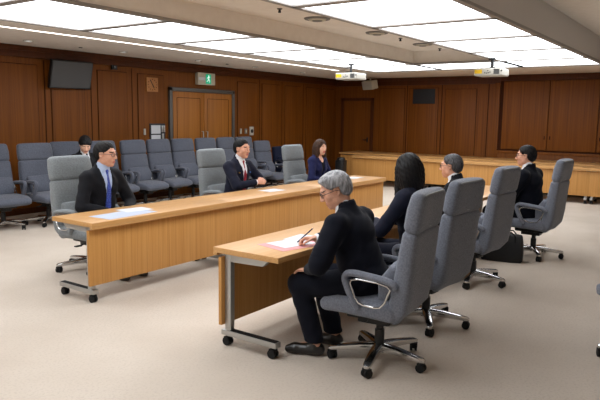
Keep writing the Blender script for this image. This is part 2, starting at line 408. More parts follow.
def diffuser(x, y, w):
    t = thing('air_diffuser', 'round stepped air diffuser in the tan ceiling channel, ' + w, 'air diffuser', (x,y,ZCH), 0, 'channel diffusers'); n = 28
    for k, (r0, r1, z) in enumerate(((.13,.17,-.02),(.08,.11,-.035),(.0,.06,-.045))):
        q = MB(); prof = [(r0+.001,z),(r1,z+.004),(r1+.01,z+.02),(r0+.005 if r0 else .001, z+.012)]
        q.rings([[(a*math.cos(2*PI*j/n), a*math.sin(2*PI*j/n), b) for j in range(n)] for a,b in prof], closed=True)
        q.build('ring', 'grey_plastic' if k != 1 else 'cream', t)
    MB().cyl((0,0,-.04),(0,0,0), .02).build('stem', 'grey_plastic', t)
diffuser(3.86,.32,'nearest'); diffuser(5.47,.28,'middle'); diffuser(7.18,.28,'farthest')
for (x,y), w in zip(((3.0,.3),(6.25,.26),(7.95,.28)), ('nearest the top of the photo', 'middle of three', 'farthest of three')):
    t = thing('sprinkler', 'tiny dark sprinkler head in the tan ceiling channel, ' + w, 'sprinkler', (x,y,ZCH), 0, 'channel sprinklers')
    q = MB(); q.cyl((0,0,0),(0,0,-.012),.035,.03); q.build('escutcheon', 'grey_plastic', t)
    MB().cyl((0,0,-.012),(0,0,-.05),.012,.02).build('head', 'vent_dark', t)

# ------------------------------------------------------------------ tables
def caster(r=.032):
    q = MB()
    for sx in (-1, 1): q.cyl((sx*.008,0,r),(sx*.024,0,r), r, n=16)
    q.cyl((-.008,0,r),(.008,0,r), r*.5, n=10); q.box(-.026,.026,-.018,.02,r*.9,r*2.05); q.cyl((0,0,r*1.9),(0,0,r*2.6),.009)
    return q
def make_table(name, label, loc, rz, group, H=.72):
    """1.8 m wheeled conference table; modesty panel on local -y side, sitter on +y; origin at front left floor corner"""
    t = thing(name, label, 'table', loc, rz, group)
    MB().box(0.001,1.799,0,.58,H-.04,H).build('tabletop', 'table_top', t, bevel=.004)
    MB().box(0.001,1.799,.0,.035,H-.058,H-.0405).build('front_lip', 'table_top', t, bevel=.003)
    MB().box(.0,1.8,.05,.078,.158,H-.07).build('modesty_panel', 'table_panel', t, bevel=.002)
    for x in (.055, 1.745):
        L_ = MB()
        L_.box(x-.022,x+.022,.08,.135,.1,H-.045).build('leg_post', 'alu', t, bevel=.006)
        br = MB(); prof = [(.08,H-.1),(.42,H-.09),(.47,H-.045),(.08,H-.045)]
        vs = [(xx,a,b) for xx in (x-.02,x+.02) for a,b in prof]
        br.add(vs, [(0,1,2,3),(4,7,6,5),(0,4,5,1),(1,5,6,2),(2,6,7,3),(3,7,4,0)]); br.build('top_bracket', 'alu', t, bevel=.003)
        ft = MB().box(x-.03,x+.03,.05,.545,.078,.118).build('foot_bar', 'alu', t, bevel=.006)
        MB().box(x-.024,x+.024,.13,.535,.118,.1205).build('foot_tread', 'black_rubber', ft)
        for y in (.09,.5):
            cs = caster().build('caster', 'black_rubber', ft); cs.location = (x,y,0)
    return t
FT = ['light wood wheeled table at which the man in glasses and blue tie sits', 'light wood wheeled table at which the man in red tie sits', 'light wood wheeled table at which the woman in blue jacket sits']
for k in range(3):
    make_table('conference_table', FT[k], (1.8*k, 0, 0), 0, 'far row of conference tables')
NT = ['light wood wheeled table with pink folder, where the grey haired man writes', 'light wood wheeled table in the near row in front of the long haired woman', 'light wood wheeled table at the far end of the near row']
for k in range(3):
    make_table('conference_table', NT[k], (-.04+1.8*(k+1), -1.434, 0), PI, 'near row of conference tables')
# rows along the back wall
BT = ['beyond the right edge', 'behind the rightmost man and right chair', 'behind the grey haired man in glasses', 'at the left end beside the black bin']
for k in range(4):
    make_table('conference_table', 'wheeled light wood table in the back row, ' + BT[k], (9.92, 3.28-1.8*(4-k)+1.8, 0), -PI/2, 'row of tables along back wall')
RT = ['beyond the right edge', 'behind the rightmost man', 'behind the grey haired man in glasses', 'at the left end before the corner door']
for k in range(4):
    t = thing('side_table', 'light wood table against the back wall, ' + RT[k], 'table', (11.2, 4.2-1.8*k-1.8, 0), 0, 'rear tables against back wall')
    t['label'] = 'light wood table against the back wall, ' + RT[3-k]
    MB().box(-.40,.6,.005,1.795,.68,.72).build('tabletop', 'table_top', t, bevel=.004)
    MB().box(-.34,-.315,.02,1.78,.12,.66).build('modesty_panel', 'table_panel', t, bevel=.002)
    for y in (.06,1.74): MB().box(-.27,.55,y-.02,y+.02,0,.68).build('leg_frame', 'alu', t, bevel=.004)
bn = thing('waste_bin', 'black upright bin standing at the left end of back tables', 'bin', (9.45, 3.3, 0))
q = MB(); q.rings([[(r_*math.copysign(abs(math.cos(a))**.5,math.cos(a)), r_*math.copysign(abs(math.sin(a))**.5,math.sin(a)), z) for a in [2*PI*j/20 for j in range(20)]] for r_, z in ((.1,0),(.11,.02),(.12,.58),(.12,.62))]); q.build('body', 'black_plastic', bn)
q = MB(); q.rings([[(r_*math.cos(2*PI*j/20), r_*math.sin(2*PI*j/20), z) for j in range(20)] for r_, z in ((.1,.62),(.1,.66),(.08,.685))]); q.build('lid', 'black_plastic', bn)

# ------------------------------------------------------------------ chairs
def chair(label, loc, rz, fab, pipe, group, high=True, drop=0, wf=1.0):
    t = thing('swivel_chair', label, 'chair', loc, rz, group)
    MB().cushion([(-.305,.402,.47*wf,.11),(-.22,.418,.50*wf,.13),(0,.42,.52*wf,.14),(.15,.412,.51*wf,.145)], .055).build('seat', fab, t)
    se = MB(); n = 32; rr = []
    bk = MB().cushion([(.145,.385,.45*wf,.12),(.187,.45,.50*wf,.15),(.207,.57,.52*wf,.145),(.228,.74,.52*wf,.13),(.25,.915,.505*wf,.12)], .032, bow=-.018).build('backrest', fab, t)
    MB().cushion([(.075,.50,.40*wf,.08),(.095,.585,.43*wf,.13),(.145,.69,.42*wf,.08)], .03, bow=-.012).build('lumbar_pad', fab, t)
    if high:
        hr = MB().cushion([(.258,.98,.505*wf,.13),(.273,1.075,.51*wf,.132),(.288,1.15,.495*wf,.12)], .045, e=3.6, bow=-.02).build('headrest', fab, t)
        pts = []
        for j in range(40):
            a = 2*PI*j/40; e = 5
            x = math.copysign(abs(math.cos(a))**(2/e), math.cos(a))*.235*wf; v = math.copysign(abs(math.sin(a))**(2/e), math.sin(a))*.108
            zc = 1.072+v; yy = .273+.167*v+.061-.02*(x/.25)**2
            pts.append((x, yy, zc))
        MB().tube(pts, .0065, 6, closed=True).build('piping', pipe, hr)
    for sx in (-1, 1):
        x = sx*.268
        dz = .025
        path = [(x-sx*.01,-.055,.40),(x,-.095,.47),(x,-.135,.555),(x,-.145,.595),(x,-.128,.622),(x,-.08,.63),(x,.02,.622),(x,.11,.612),(x,.17,.598),(x-sx*.012,.20,.57)]
        P = [Vector(p)+Vector((0,0,dz)) for p in path]; fine = []
        for i in range(len(P)-1):
            a0 = P[max(i-1,0)]; a1 = P[i]; a2 = P[i+1]; a3 = P[min(i+2,len(P)-1)]
            for q_ in range(4):
                u = q_/4; fine.append(.5*((2*a1)+(a2-a0)*u+(2*a0-5*a1+4*a2-a3)*u*u+(3*a1-a0-3*a2+a3)*u**3))
        fine.append(P[-1])
        ar = MB().tube(fine, .0225, 12, flat=((1,0,0), .029)).build('armrest', fab, t)
        xo = x+sx*.016
        tr = [(xo,-.105,.562),(xo,-.093,.588),(xo,-.045,.599),(xo,.08,.593),(xo,.15,.58),(xo,.17,.56),(xo,.135,.47),(xo,.105,.435),(xo,.07,.428),(xo,.0,.432),(xo,-.04,.445),(xo,-.065,.475)]
        MB().tube([(p[0],p[1],p[2]+dz) for p in tr], .007, 6, closed=True).build('arm_trim', 'chrome', ar)
    q = MB(); q.box(-.11,.11,-.20,.13,.305,.36); q.box(-.06,.06,-.14,.08,.262,.31); q.cyl((-.07,-.09,.295),(.07,-.09,.295),.03)
    q.build('tilt_mechanism', 'black_plastic', t, bevel=.01)
    q = MB(); q.tube([(-.05,-.1,.315),(-.16,-.12,.305),(-.2,-.125,.30)], .008); q.box(-.26,-.19,-.145,-.105,.292,.304)
    q.build('lever', 'black_plastic', t, bevel=.003)
    q = MB(); q.cyl((0,0,.1),(0,0,.22), .033); q.cyl((0,0,.22),(0,0,.29), .025); q.build('gas_column', 'black_plastic', t)
    b = MB().cyl((0,0,.065),(0,0,.125), .05,.042, n=20).build('base_hub', 'chrome', t)
    for k in range(5):
        a = 2*PI*k/5
        M = Matrix.Rotation(a, 4, 'Z')
        rs = []
        for r_, z, w, h_ in ((.03,.098,.036,.06),(.14,.096,.033,.05),(.27,.085,.029,.038),(.325,.08,.026,.03),(.345,.076,.016,.018)):
            rs.append([tuple(M @ Vector((r_, math.copysign(abs(math.cos(u))**.6,math.cos(u))*w, z+math.copysign(abs(math.sin(u))**.6,math.sin(u))*h_/2))) for u in [2*PI*j/12 for j in range(12)]])
        lg = MB().rings(rs).build('base_leg', 'chrome', b)
        cs = caster(.03).build('caster', 'black_rubber', b); cs.location = (.32*math.cos(a), .32*math.sin(a), 0); cs.rotation_euler = (0,0,a+.9+k*.7)
    return t
def chair_set(t, label, loc, rz, spin=0, drop=0, group=None, fab=None):
    t.location = loc; t.rotation_euler = (0,0,rz); t['label'] = label
    if group: t['group'] = group
    for ch in t.children:
        if ch.name.startswith('base_hub'): ch.rotation_euler = (0,0,spin)
        elif drop: ch.location.z -= drop
        if fab and ch.data.materials[0] == MATS['fabric_grey']:
            n_ = ch.data.name.split('.')[0]+'_'+fab+('' if ch.data.vertices[0].co.x >= 0 else '_r')
            if n_ not in bpy.data.meshes:
                d_ = ch.data.copy(); d_.name = n_; d_.materials[0] = MATS[fab]
            ch.data = bpy.data.meshes[n_]
    return t
near0 = chair('', (0,0,0), 0, 'fabric_grey', 'fabric_grey_pipe', 'chairs on the near side')
wall0 = chair('', (0,0,0), 0, 'fabric_blue', 'fabric_blue_pipe', 'chairs along the left wall', wf=1.09)
wall_n = 0
near_list = [(.43,-2.53,186,'grey swivel chair nearest the camera, where the grey haired man writes',R(8)), (1.34,-2.47,175,'grey swivel chair of the long haired woman, second of the near row',.6),
             (2.82,-2.33,175,'grey swivel chair of the man with salt grey hair and glasses',.25), (4.45,-2.50,178,'grey swivel chair at far right with the black bag beside it',.5),
             (1.60,-4.02,125,'grey swivel chair mostly cut off by the right edge of the photo',2.5)]
for i, (x,y,a,l,sp_) in enumerate(near_list):
    o = near0 if i == 0 else copy_tree(near0)
    chair_set(o, l, (x,y,0), R(a), sp_)
desk = [(.78,1.13,0,'grey chair in a lit tone behind the man with the blue tie',.3), (2.97,1.13,0,'grey chair in a lit tone behind the man with the red tie',.7), (4.86,1.13,0,'grey chair in a lit tone behind the woman in the blue jacket',.5)]
for x,y,a,l,sp_ in desk: chair_set(copy_tree(near0), l, (x,y,0), R(a), sp_, group='chairs behind the far tables', fab='fabric_grey_lit')
wl = [(1.44,3.97,'at the left edge of the photo'),(2.08,3.86,'second from the left edge'),(2.74,4.08,'in which the young man with bowed head sits'),(3.4,4.0,'just behind the head of the man in glasses'),(4.04,3.98,'just right of the man with blue tie'),(4.66,4.02,'below the notice board'),(5.26,4.02,'left end below the double door'),(5.9,4.02,'behind the empty headrest of the red tie man'),(6.52,4.02,'just left of the red tie man behind his head'),(7.1,4.02,'just right of the red tie man'),(7.72,4.02,'lowest, next to the dark navy chair')]
for i, (x,y,w) in enumerate(wl):
    o = wall0 if i == 0 else copy_tree(wall0)
    chair_set(o, 'blue grey wall chair, ' + w, (x,y+.05,0), R(random.uniform(-2,3)), random.uniform(0,1.2), .10 if i == 10 else (.0 if i != 1 else .0))
nv = copy_tree(wall0)
chair_set(nv, 'dark navy low chair at the right end of the wall row', (8.42,4.1,0), 0, .3, 0, 'navy chair')
for ch in list(nv.children):
    if ch.name.startswith('headrest'):
        for g_ in list(ch.children): bpy.data.objects.remove(g_)
        bpy.data.objects.remove(ch)
    elif ch.name.split('.')[0] in ('seat','backrest','armrest','lumbar_pad'):
        ch.data = ch.data.copy(); ch.data.materials[0] = MATS['fabric_navy']

# ------------------------------------------------------------------ people: signed-distance modelling
def cap(a, b, ra, rb=None, k=.02, flat=None):
    a = np.array(a, float); b = np.array(b, float); rb = ra if rb is None else rb
    ba = b-a; L2 = max(1e-9, ba@ba)
    def f(p):
        t = np.clip(((p-a)@ba)/L2, 0, 1); w = p-a-t[:,None]*ba
        if flat is not None:
            n = np.array(flat[0]); n = n/np.linalg.norm(n); w = w + np.outer((w@n)*(flat[1]-1), n)
        return np.sqrt((w*w).sum(1))-(ra+(rb-ra)*t)
    lo = np.minimum(a-ra, b-rb); hi = np.maximum(a+ra, b+rb)
    return ('u', k, f, lo, hi)
def ell(c, r, M=None, k=.02, op='u'):
    c = np.array(c, float); r = np.array(r, float)
    def f(p):
        q = p-c
        if M is not None: q = q@M
        k0 = np.sqrt(((q/r)**2).sum(1)); k1 = np.sqrt(((q/(r*r))**2).sum(1))
        return k0*(k0-1)/np.maximum(k1, 1e-6)
    R_ = r.max()
    return (op, k, f, c-R_, c+R_)
def cut(f, k=.0): return ('s', k, f, None, None)          # subtract where f<0
def evalp(prims, p):
    d = np.full(len(p), 9.)
    for op, k, f, lo, hi in prims:
        e = f(p)
        if op == 'u':
            if k > 0:
                h = np.clip(.5+.5*(d-e)/k, 0, 1); d = d+(e-d)*h-k*h*(1-h)
            else: d = np.minimum(d, e)
        elif op == 's':
            e = -e
            if k > 0:
                h = np.clip(.5-.5*(d-e)/k, 0, 1); d = d+(e-d)*h+k*h*(1-h)
            else: d = np.maximum(d, e)
        else: d = d+e                                      # displacement
    return d
def sdf_mesh(prims, res):
    lo = np.min([q[3] for q in prims if q[0] == 'u' and q[3] is not None], 0)-3*res
    hi = np.max([q[4] for q in prims if q[0] == 'u' and q[4] is not None], 0)+3*res
    B = 6
    nb = np.ceil((hi-lo)/(res*B)).astype(int)
    N = nb*B+1
    bc = np.stack(np.meshgrid(*[np.arange(n) for n in nb], indexing='ij'), -1).reshape(-1,3)
    cen = lo+(bc+.5)*B*res
    dc = evalp(prims, cen)
    D = np.repeat(np.repeat(np.repeat(dc.reshape(nb), B, 0), B, 1), B, 2)
    D = np.pad(D, ((0,1),)*3, mode='edge').astype(np.float32)
    act = bc[np.abs(dc) < B*res*.95+.014]
    l = np.stack(np.meshgrid(*[np.arange(B+1)]*3, indexing='ij'), -1).reshape(-1,3)
    for s0 in range(0, len(act), 1500):
        ii = (act[s0:s0+1500,None,:]*B+l[None]).reshape(-1,3)
        D[ii[:,0],ii[:,1],ii[:,2]] = evalp(prims, lo+ii*res)
    S = D < 0
    # surface nets
    cs = np.zeros(N-1, int)
    for dx in (0,1):
        for dy in (0,1):
            for dz in (0,1): cs += S[dx:N[0]-1+dx, dy:N[1]-1+dy, dz:N[2]-1+dz]
    cells = np.argwhere((cs > 0) & (cs < 8))
    idx = -np.ones(N-1, int); idx[tuple(cells.T)] = np.arange(len(cells))
    acc = np.zeros((len(cells),3)); cnt = np.zeros(len(cells))
    C8 = [(a,b,c_) for a in (0,1) for b in (0,1) for c_ in (0,1)]
    for a in C8:
        for ax in range(3):
            if a[ax]: continue
            b = list(a); b[ax] = 1
            pa = cells+np.array(a); pb = cells+np.array(b)
            da = D[tuple(pa.T)]; db = D[tuple(pb.T)]
            m = (da < 0) != (db < 0)
            t = np.where(m, da/np.where(m, da-db, 1), 0)
            acc[m] += (pa+(pb-pa)*t[:,None])[m]; cnt[m] += 1
    V = lo+acc/np.maximum(cnt,1)[:,None]*res
    F = []
    for ax in range(3):
        o1, o2 = [(1,2),(2,0),(0,1)][ax]
        sl = [slice(0,None)]*3
        A = np.moveaxis(S, ax, 0)
        e = np.argwhere(np.moveaxis(A[:-1] != A[1:], 0, ax))
        e = e[(e[:,o1] > 0) & (e[:,o2] > 0) & (e[:,o1] < N[o1]-1) & (e[:,o2] < N[o2]-1)]
        ins = S[tuple(e.T)]
        u = np.zeros(3, int); u[o1] = 1; w = np.zeros(3, int); w[o2] = 1
        q = np.stack([idx[tuple((e-x).T)] for x in (u+w, w, 0*u, u)], 1)
        q[~ins] = q[~ins][:, ::-1]
        F.append(q)
    F = np.concatenate(F); F = F[(F >= 0).all(1)]
    A_, B_, C_ = V[F[:,0]], V[F[:,1]], V[F[:,2]]
    if (A_*np.cross(B_, C_)).sum() < 0: F = F[:, ::-1]
    return V, np.ascontiguousarray(F)
def sdf_obj(name, prims, res, mats, parent=None, regions=None, ang=180):
    V, F = sdf_mesh(prims, res)
    me = bpy.data.meshes.new(name)
    me.vertices.add(len(V)); me.vertices.foreach_set('co', V.astype(np.float32).ravel())
    me.loops.add(len(F)*4); me.loops.foreach_set('vertex_index', F.astype(np.int32).ravel())
    me.polygons.add(len(F)); me.polygons.foreach_set('loop_start', np.arange(0, len(F)*4, 4, dtype=np.int32))
    me.update(calc_edges=True); me.validate()
    for m in ([mats] if isinstance(mats, str) else mats): me.materials.append(MATS[m])
    if regions:
        c_ = V[F].mean(1); mi = np.zeros(len(me.polygons), np.int32)
        for i, fn in enumerate(regions): mi[fn(c_)[:len(mi)]] = i+1
        me.polygons.foreach_set('material_index', mi)
    me.polygons.foreach_set('use_smooth', [True]*len(me.polygons))
    return link(bpy.data.objects.new(name, me), parent)

def nrm(v): v = np.array(v, float); return v/np.linalg.norm(v)
def ik(S, W, l1, l2, pole):
    S = np.array(S,float); W = np.array(W,float); d = W-S; L_ = np.linalg.norm(d)
    if L_ > (l1+l2)*.995: W = S+d/L_*(l1+l2)*.995; d = W-S; L_ = np.linalg.norm(d)
    x = (l1*l1-l2*l2+L_*L_)/(2*L_); h_ = math.sqrt(max(0, l1*l1-x*x)); u = d/L_
    p = np.array(pole,float); p = nrm(p-u*(p@u))
    return S+u*x+p*h_, W
def hand_prims(W, d, n, thumb, curl, sc=1.0, spread=.0):
    """W wrist, d finger direction, n palm normal, thumb = lateral direction of the thumb side"""
    d = nrm(d); n = nrm(np.array(n)-d*(np.array(n)@d)); sd = nrm(np.cross(d, n)); 
    if sd@np.array(thumb) < 0: sd = -sd
    out = []
    for i, (o, L_) in enumerate(zip((.028,.0095,-.0095,-.027), (.070,.079,.074,.058))):
        b = W+(d*(.088-.006*abs(i-1.3))+sd*o)*sc
        out.append(cap(W+(d*.012+sd*o*.6)*sc, b, .0135*sc, .0115*sc, k=.012))
        p = b; a = curl*.55; dd = d+sd*o*spread
        for fr, r0, r1 in ((.45,.0095,.0085),(.31,.0085,.0078),(.24,.0078,.0065)):
            v = nrm(dd*math.cos(a)+n*math.sin(a)); q = p+v*L_*fr*sc
            out.append(cap(p, q, r0*sc, r1*sc, k=.003)); p = q; a += curl*.75
    b = W+(d*.02+sd*.024+n*.006)*sc
    v1 = nrm(d*.75+sd*.65+n*.35); q1 = b+v1*.042*sc; v2 = nrm(d*.95+sd*.15+n*(.2+.4*curl)); q2 = q1+v2*.032*sc; q3 = q2+nrm(v2+n*.25*curl-sd*.15)*.026*sc
    out += [cap(W+d*.015*sc, b, .015*sc, .014*sc, k=.012), cap(b, q1, .0135*sc, .0105*sc, k=.008), cap(q1, q2, .010*sc, .009*sc, k=.003), cap(q2, q3, .009*sc, .007*sc, k=.003)]
    return out

def person(label, loc, rz, suit='suit_black', shirt='shirt_white', tie='tie_dark', hair='hair_black', style='short', skin='skin', lip='lip', lean=8, side=0, headyaw=0, headpitch=0, headroll=0,
           wrists=None, poles=None, hands=None, feet=((-.11,-.40),(.11,-.40)), knees=((-.12,-.43),(.12,-.43)), glasses=None, female=False, hipy=-.06, build=1.0, group=None, res=.0055, scale=1.0, twist=0, neckf=.02, pin=None):
    """seated figure facing local -y, right hand on -x; origin on the floor under the seat"""
    P0 = np.array([0, hipy, .545])
    a = R(lean); sd = R(side)
    tz = nrm([math.sin(sd), -math.sin(a), math.cos(a)]); tx = nrm(np.cross(np.array([0,-1.,0]), -tz)*-1)
    tx = nrm(np.array([math.cos(R(twist)), math.sin(R(twist)), 0])); tx = nrm(tx-tz*(tx@tz)); tf = nrm(np.cross(tx, tz))
    if tf[1] > 0: tf = -tf
    T = np.stack([tx, tf, tz], 1)
    def t(x, f, z): return P0+T@np.array([x,f,z])
    w = (.9 if female else 1.0)*build; e = build
    NB = t(0,-.005,.50 if not female else .485)
    # head frame
    hy = R(headyaw); hp = R(headpitch)
    fw = np.array([math.sin(hy)*math.cos(hp), -math.cos(hy)*math.cos(hp), -math.sin(hp)])
    hx = nrm(np.array([math.cos(hy), math.sin(hy), math.tan(R(headroll))])); hx = nrm(hx-fw*(hx@fw)); hz = nrm(np.cross(fw, hx)) 
    if hz[2] < 0: hz = -hz
    H = np.stack([hx, fw, hz], 1)
    HC = NB+tz*.072+hz*.075+np.array([fw[0],fw[1],0])*neckf+tf*.015
    hs = .96 if female else 1.0
    def h(x, f, z): return HC+H@(np.array([x,f,z])*hs)
    def hl(p): return ((p-HC)@H)/hs
    def he(c, r, k=.02, op='u', M=None): return ell(h(*c), np.array(r)*hs, H if M is None else H@M, k, op)
    def hc(a_, b_, r, r2=None, k=.02): return cap(h(*a_), h(*b_), r*hs, (r if r2 is None else r2)*hs, k)
    fwid = .95 if female else 1.0
    head = [he((0,-.018,.03),(.075,.096,.084)), he((0,.022,-.035),(.061*fwid,.068,.083),.03), he((0,.064,-.098),(.024,.022,.02),.03),
            he((-.046*fwid,.008,-.062),(.02,.026,.026),.03), he((.046*fwid,.008,-.062),(.02,.026,.026),.03),
            he((-.04,.055,-.025),(.022,.022,.024),.025), he((.04,.055,-.025),(.022,.022,.024),.025),
            hc((-.034,.076,.026),(.034,.076,.026),.013,k=.02),
            he((-.032,.096,.004),(.019,.013,.012),.014,'s'), he((.032,.096,.004),(.019,.013,.012),.014,'s'),
            he((-.0315,.079,.003),(.0145,.0115,.0105),.004), he((.0315,.079,.003),(.0145,.0115,.0105),.004),
            hc((0,.086,.012),(0,.108,-.03),.0095,.0125,k=.012), he((-.012,.1,-.036),(.009,.010,.008),.008), he((.012,.1,-.036),(.009,.010,.008),.008),
            hc((-.021,.083,-.0645),(.021,.083,-.0645),.0068,k=.008), hc((-.018,.082,-.0745),(.018,.082,-.0745),.0075,k=.007)]
    for sx in (-1,1):
        Me = np.array(Matrix.Rotation(R(-12*sx),3,'Z').to_4x4().to_3x3())
        head += [he((sx*.077,-.012,-.006),(.0085,.020,.032),.008, M=Me), he((sx*.082,-.008,-.006),(.006,.011,.020),.006,'s', M=Me)]
    head.append(cap(h(0,-.028,-.07), NB-tz*.02, .052*(.86 if female else 1), .060*(.86 if female else 1), k=.03))
    # arms
    SH = [t(-.176*w,-.005,.408), t(.176*w,-.005,.408)]
    l1, l2 = .29*hs, .255*hs
    wr = wrists or ((-.13,-.36,.56),(.13,-.36,.56)); po = poles or ((-1,.5,-.5),(1,.5,-.5))
    arms = [ik(SH[i], wr[i], l1, l2, po[i]) for i in (0,1)]
    hd = hands or ((( .35,-1,-.1),(0,0,-1),(1,0,0),.5),((-.35,-1,-.1),(0,0,-1),(-1,0,0),.5))
    torso = [ell(t(0,0,.02),(.16*w,.11*e,.12),T,.04), ell(t(0,0,.16),(.135*w,.095*e,.17),T,.05), ell(t(0,.004,.33),(.152*w,.102*e,.16),T,.05), cap(t(-.14*w,-.005,.42), t(.14*w,-.005,.42), .050, k=.05)]
    if female: torso += [ell(t(-.07,.075,.30),(.055,.05,.055),T,.04), ell(t(.07,.075,.30),(.055,.05,.055),T,.04)]
    legs = []; kn = []; an = []
    for i, sx in enumerate((-1,1)):
        hpj = P0+np.array([sx*.09,0,-.015]); K = np.array([knees[i][0], knees[i][1], .495]); A = np.array([feet[i][0], feet[i][1]+.0, .095])
        kn.append(K); an.append(A)
        legs += [cap(hpj, K, .082*e, .056, k=.04), cap(K, A, .054, .038, k=.03), cap(A+np.array([0,.02,-.03]), A+np.array([0,-.13,-.055]), .034, .026, k=.02)]
    prims = torso+legs
    for i in (0,1):
        E_, W_ = arms[i]
        prims += [cap(SH[i], E_, .046, .038, k=.04), cap(E_, W_, .038, .0265, k=.02)]
        prims += hand_prims(W_+nrm(W_-E_)*.004, hd[i][0], hd[i][1], hd[i][2], hd[i][3], .93*hs)
    prims += head
    def rlip(c_): q = hl(c_); return (np.abs(q[:,0]) < .023) & (q[:,2] > -.082) & (q[:,2] < -.058) & (q[:,1] > .079)
    def rbrow(c_): q = hl(c_); x = np.abs(q[:,0]); return (x > .014) & (x < .05) & (np.abs(q[:,2]-(.0275-.12*(x-.03))) < .0042) & (q[:,1] > .055)
    body = sdf_obj('person', prims, res, [skin, lip, hair if hair != 'hair_grey' else 'hair_salt'], None, [rlip, rbrow])
    body.location = loc; body.rotation_euler = (0,0,rz); body.scale = (scale,)*3
    tag(body, label, 'person', group)
    # eyes
    for sx in (-1,1):
        q = MB(); q.cur = 0
        c0 = h(sx*.0315,.0835,.002)
        for rad, cc, mi in ((.0078, c0, 0), (.0052, h(sx*.0315,.0868,.002), 1)):
            q.cur = mi; n1, n2 = 12, 8; rs = []
            for j in range(1,n2):
                th = PI*j/n2; rs.append([tuple(cc+H@(np.array([math.sin(th)*math.cos(2*PI*i_/n1)*(1.45 if mi == 0 else 1), math.sin(th)*math.sin(2*PI*i_/n1)*(.95), math.cos(th)*(.62 if mi == 0 else .75)])*rad)) for i_ in range(n1)])
            q.rings(rs)
        q.build('eye', ['eye_white','iris'], body)
    # hair
    hk = .0 if style == 'full' else .8
    def strands(p):
        q = hl(p); an_ = np.arctan2(q[:,0], q[:,1]+.03)
        return hk*(.0022*np.sin(an_*26+q[:,2]*40)+.0018*np.sin(an_*47-q[:,2]*90+1.3)+.0015*np.sin(q[:,2]*160+an_*9))
    if style in ('short','full','bowl'):
        th = {'short':.007,'full':.013,'bowl':.017}[style]
        fr = {'short':.066,'full':.070,'bowl':.042}[style]
        hp_ = [he((0,-.02,.034),(.075+th,.098+th,.084+th)), he((0,-.05,-.01),(.070+th,.065+th,.075+th*.5),.03)]
        if style == 'bowl': hp_ += [he((-.03,.062,.062),(.04,.036,.036),.02), he((.035,.062,.058),(.04,.036,.036),.02)]
        if style == 'full': hp_ += [he((.03,.035,.092),(.05,.05,.026),.03), he((-.042,-.01,.055),(.045,.07,.045),.03), he((.042,-.01,.055),(.045,.07,.045),.03)]
        hp_.append(('d', 0, strands, None, None))
        sl = .95 if style != 'bowl' else .7
        def hairline(p):
            q = hl(p); x = np.abs(q[:,0])
            z0 = fr+sl*(q[:,1]-.083)-.0*x
            z0 = np.where(q[:,1] > .02, fr-.012+(q[:,1]-.05)*.5-np.clip((x-.035),0,1)*.9, z0)
            z0 = np.maximum(np.minimum(z0, fr), np.where(q[:,1] > -.035, -.022, -.085))
            ear = (x > .066) & (q[:,1] > -.034) & (q[:,1] < .012) & (q[:,2] < (.018 if style != 'full' else .022))
            d_ = q[:,2]-z0
            return np.where(ear, np.minimum(d_, -.01), d_)
        hp_.append(('d', 0, lambda p: (th+.003)*.9*np.clip(1-hairline(p)/.04, 0, 1)**2, None, None))
        hp_.append(cut(hairline, .004))
    elif style in ('bob','long'):
        low = -.17 if style == 'bob' else -.23
        hp_ = [he((0,-.02,.036),(.09,.112,.096)), he((0,-.045,-.06),(.108,.095,.13),.04)]
        for sx in (-1,1): hp_ += [hc((sx*.074,.01,.0),(sx*.086,.012,low+.03),.03,.03,k=.03), hc((sx*.06,-.06,0),(sx*.06,-.07,low+.015),.045,.04,k=.03)]
        hp_.append(hc((0,-.08,0),(0,-.085,low),.05,.04,k=.03))
        hp_.append(('d', 0, strands, None, None))
        hp_.append(he((0,.085,-.045),(.060,.080,.105),.012,'s')); hp_.append(he((0,.06,-.16),(.052,.09,.08),.012,'s'))
        hp_.append(he((0,.0,-.14),(.045,.05,.06),.01,'s'))
    sdf_obj('hair', hp_, .0048, hair, body)
    # clothes
    jk = [ell(t(0,0,.0),(.185*w,.138*e,.12),T,.05), ell(t(0,.004,.15),(.162*w,.122*e,.17),T,.06), ell(t(0,.004,.33),(.176*w,.122*e,.155),T,.06),
          cap(t(-.155*w,-.008,.415), t(.155*w,-.008,.415), .060, k=.05), cap(t(-.13*w,-.016,.435), t(-.04,-.022,.487), .048, .045, k=.04), cap(t(.13*w,-.016,.435), t(.04,-.022,.487), .048, .045, k=.04)]
    if female: jk += [ell(t(-.072,.082,.30),(.06,.05,.06),T,.05), ell(t(.072,.082,.30),(.06,.05,.06),T,.05)]
    for i in (0,1):
        E_, W_ = arms[i]; We = W_-nrm(W_-E_)*.028
        u1 = nrm(E_-SH[i]); u2 = nrm(W_-E_)
        jk += [cap(SH[i], E_, .067*e*(.9 if female else 1), .055*e*(.9 if female else 1), k=.045), cap(E_, We, .054*(.9 if female else 1), .043*(.9 if female else 1), k=.02)]
        # creases at the elbow
        for q_ in (.72,.86): jk.append(cap(SH[i]+(E_-SH[i])*q_+np.array([0,0,.0]), SH[i]+(E_-SH[i])*(q_+.03), .062*e*(.9 if female else 1), .06*e*(.9 if female else 1), k=.012))
    zb = .17
    def vw(z): return np.clip(.006+(z-zb)*.17, 0, .056)
    # lapels
    for sx in (-1,1):
        jk.append(cap(t(sx*.02,.118*e,zb+.03), t(sx*.064,.085*e,.42), .010, .020, k=.006, flat=(tf, 2.2)))
        jk.append(cap(t(sx*.064,.085*e,.42), t(sx*.064,-.02,.515), .019, .016, k=.008))
    jk.append(cap(NB-tz*.045-tf*.004, NB+tz*.022-tf*.008, .092 if not female else .082, .070 if not female else .066, k=.015))
    def folds(p):
        q = (p-P0)@T; return .0028*np.sin(q[:,2]*62+q[:,0]*25)*np.sin(q[:,0]*31+q[:,1]*22)
    jk.append(('d',0,folds,None,None))
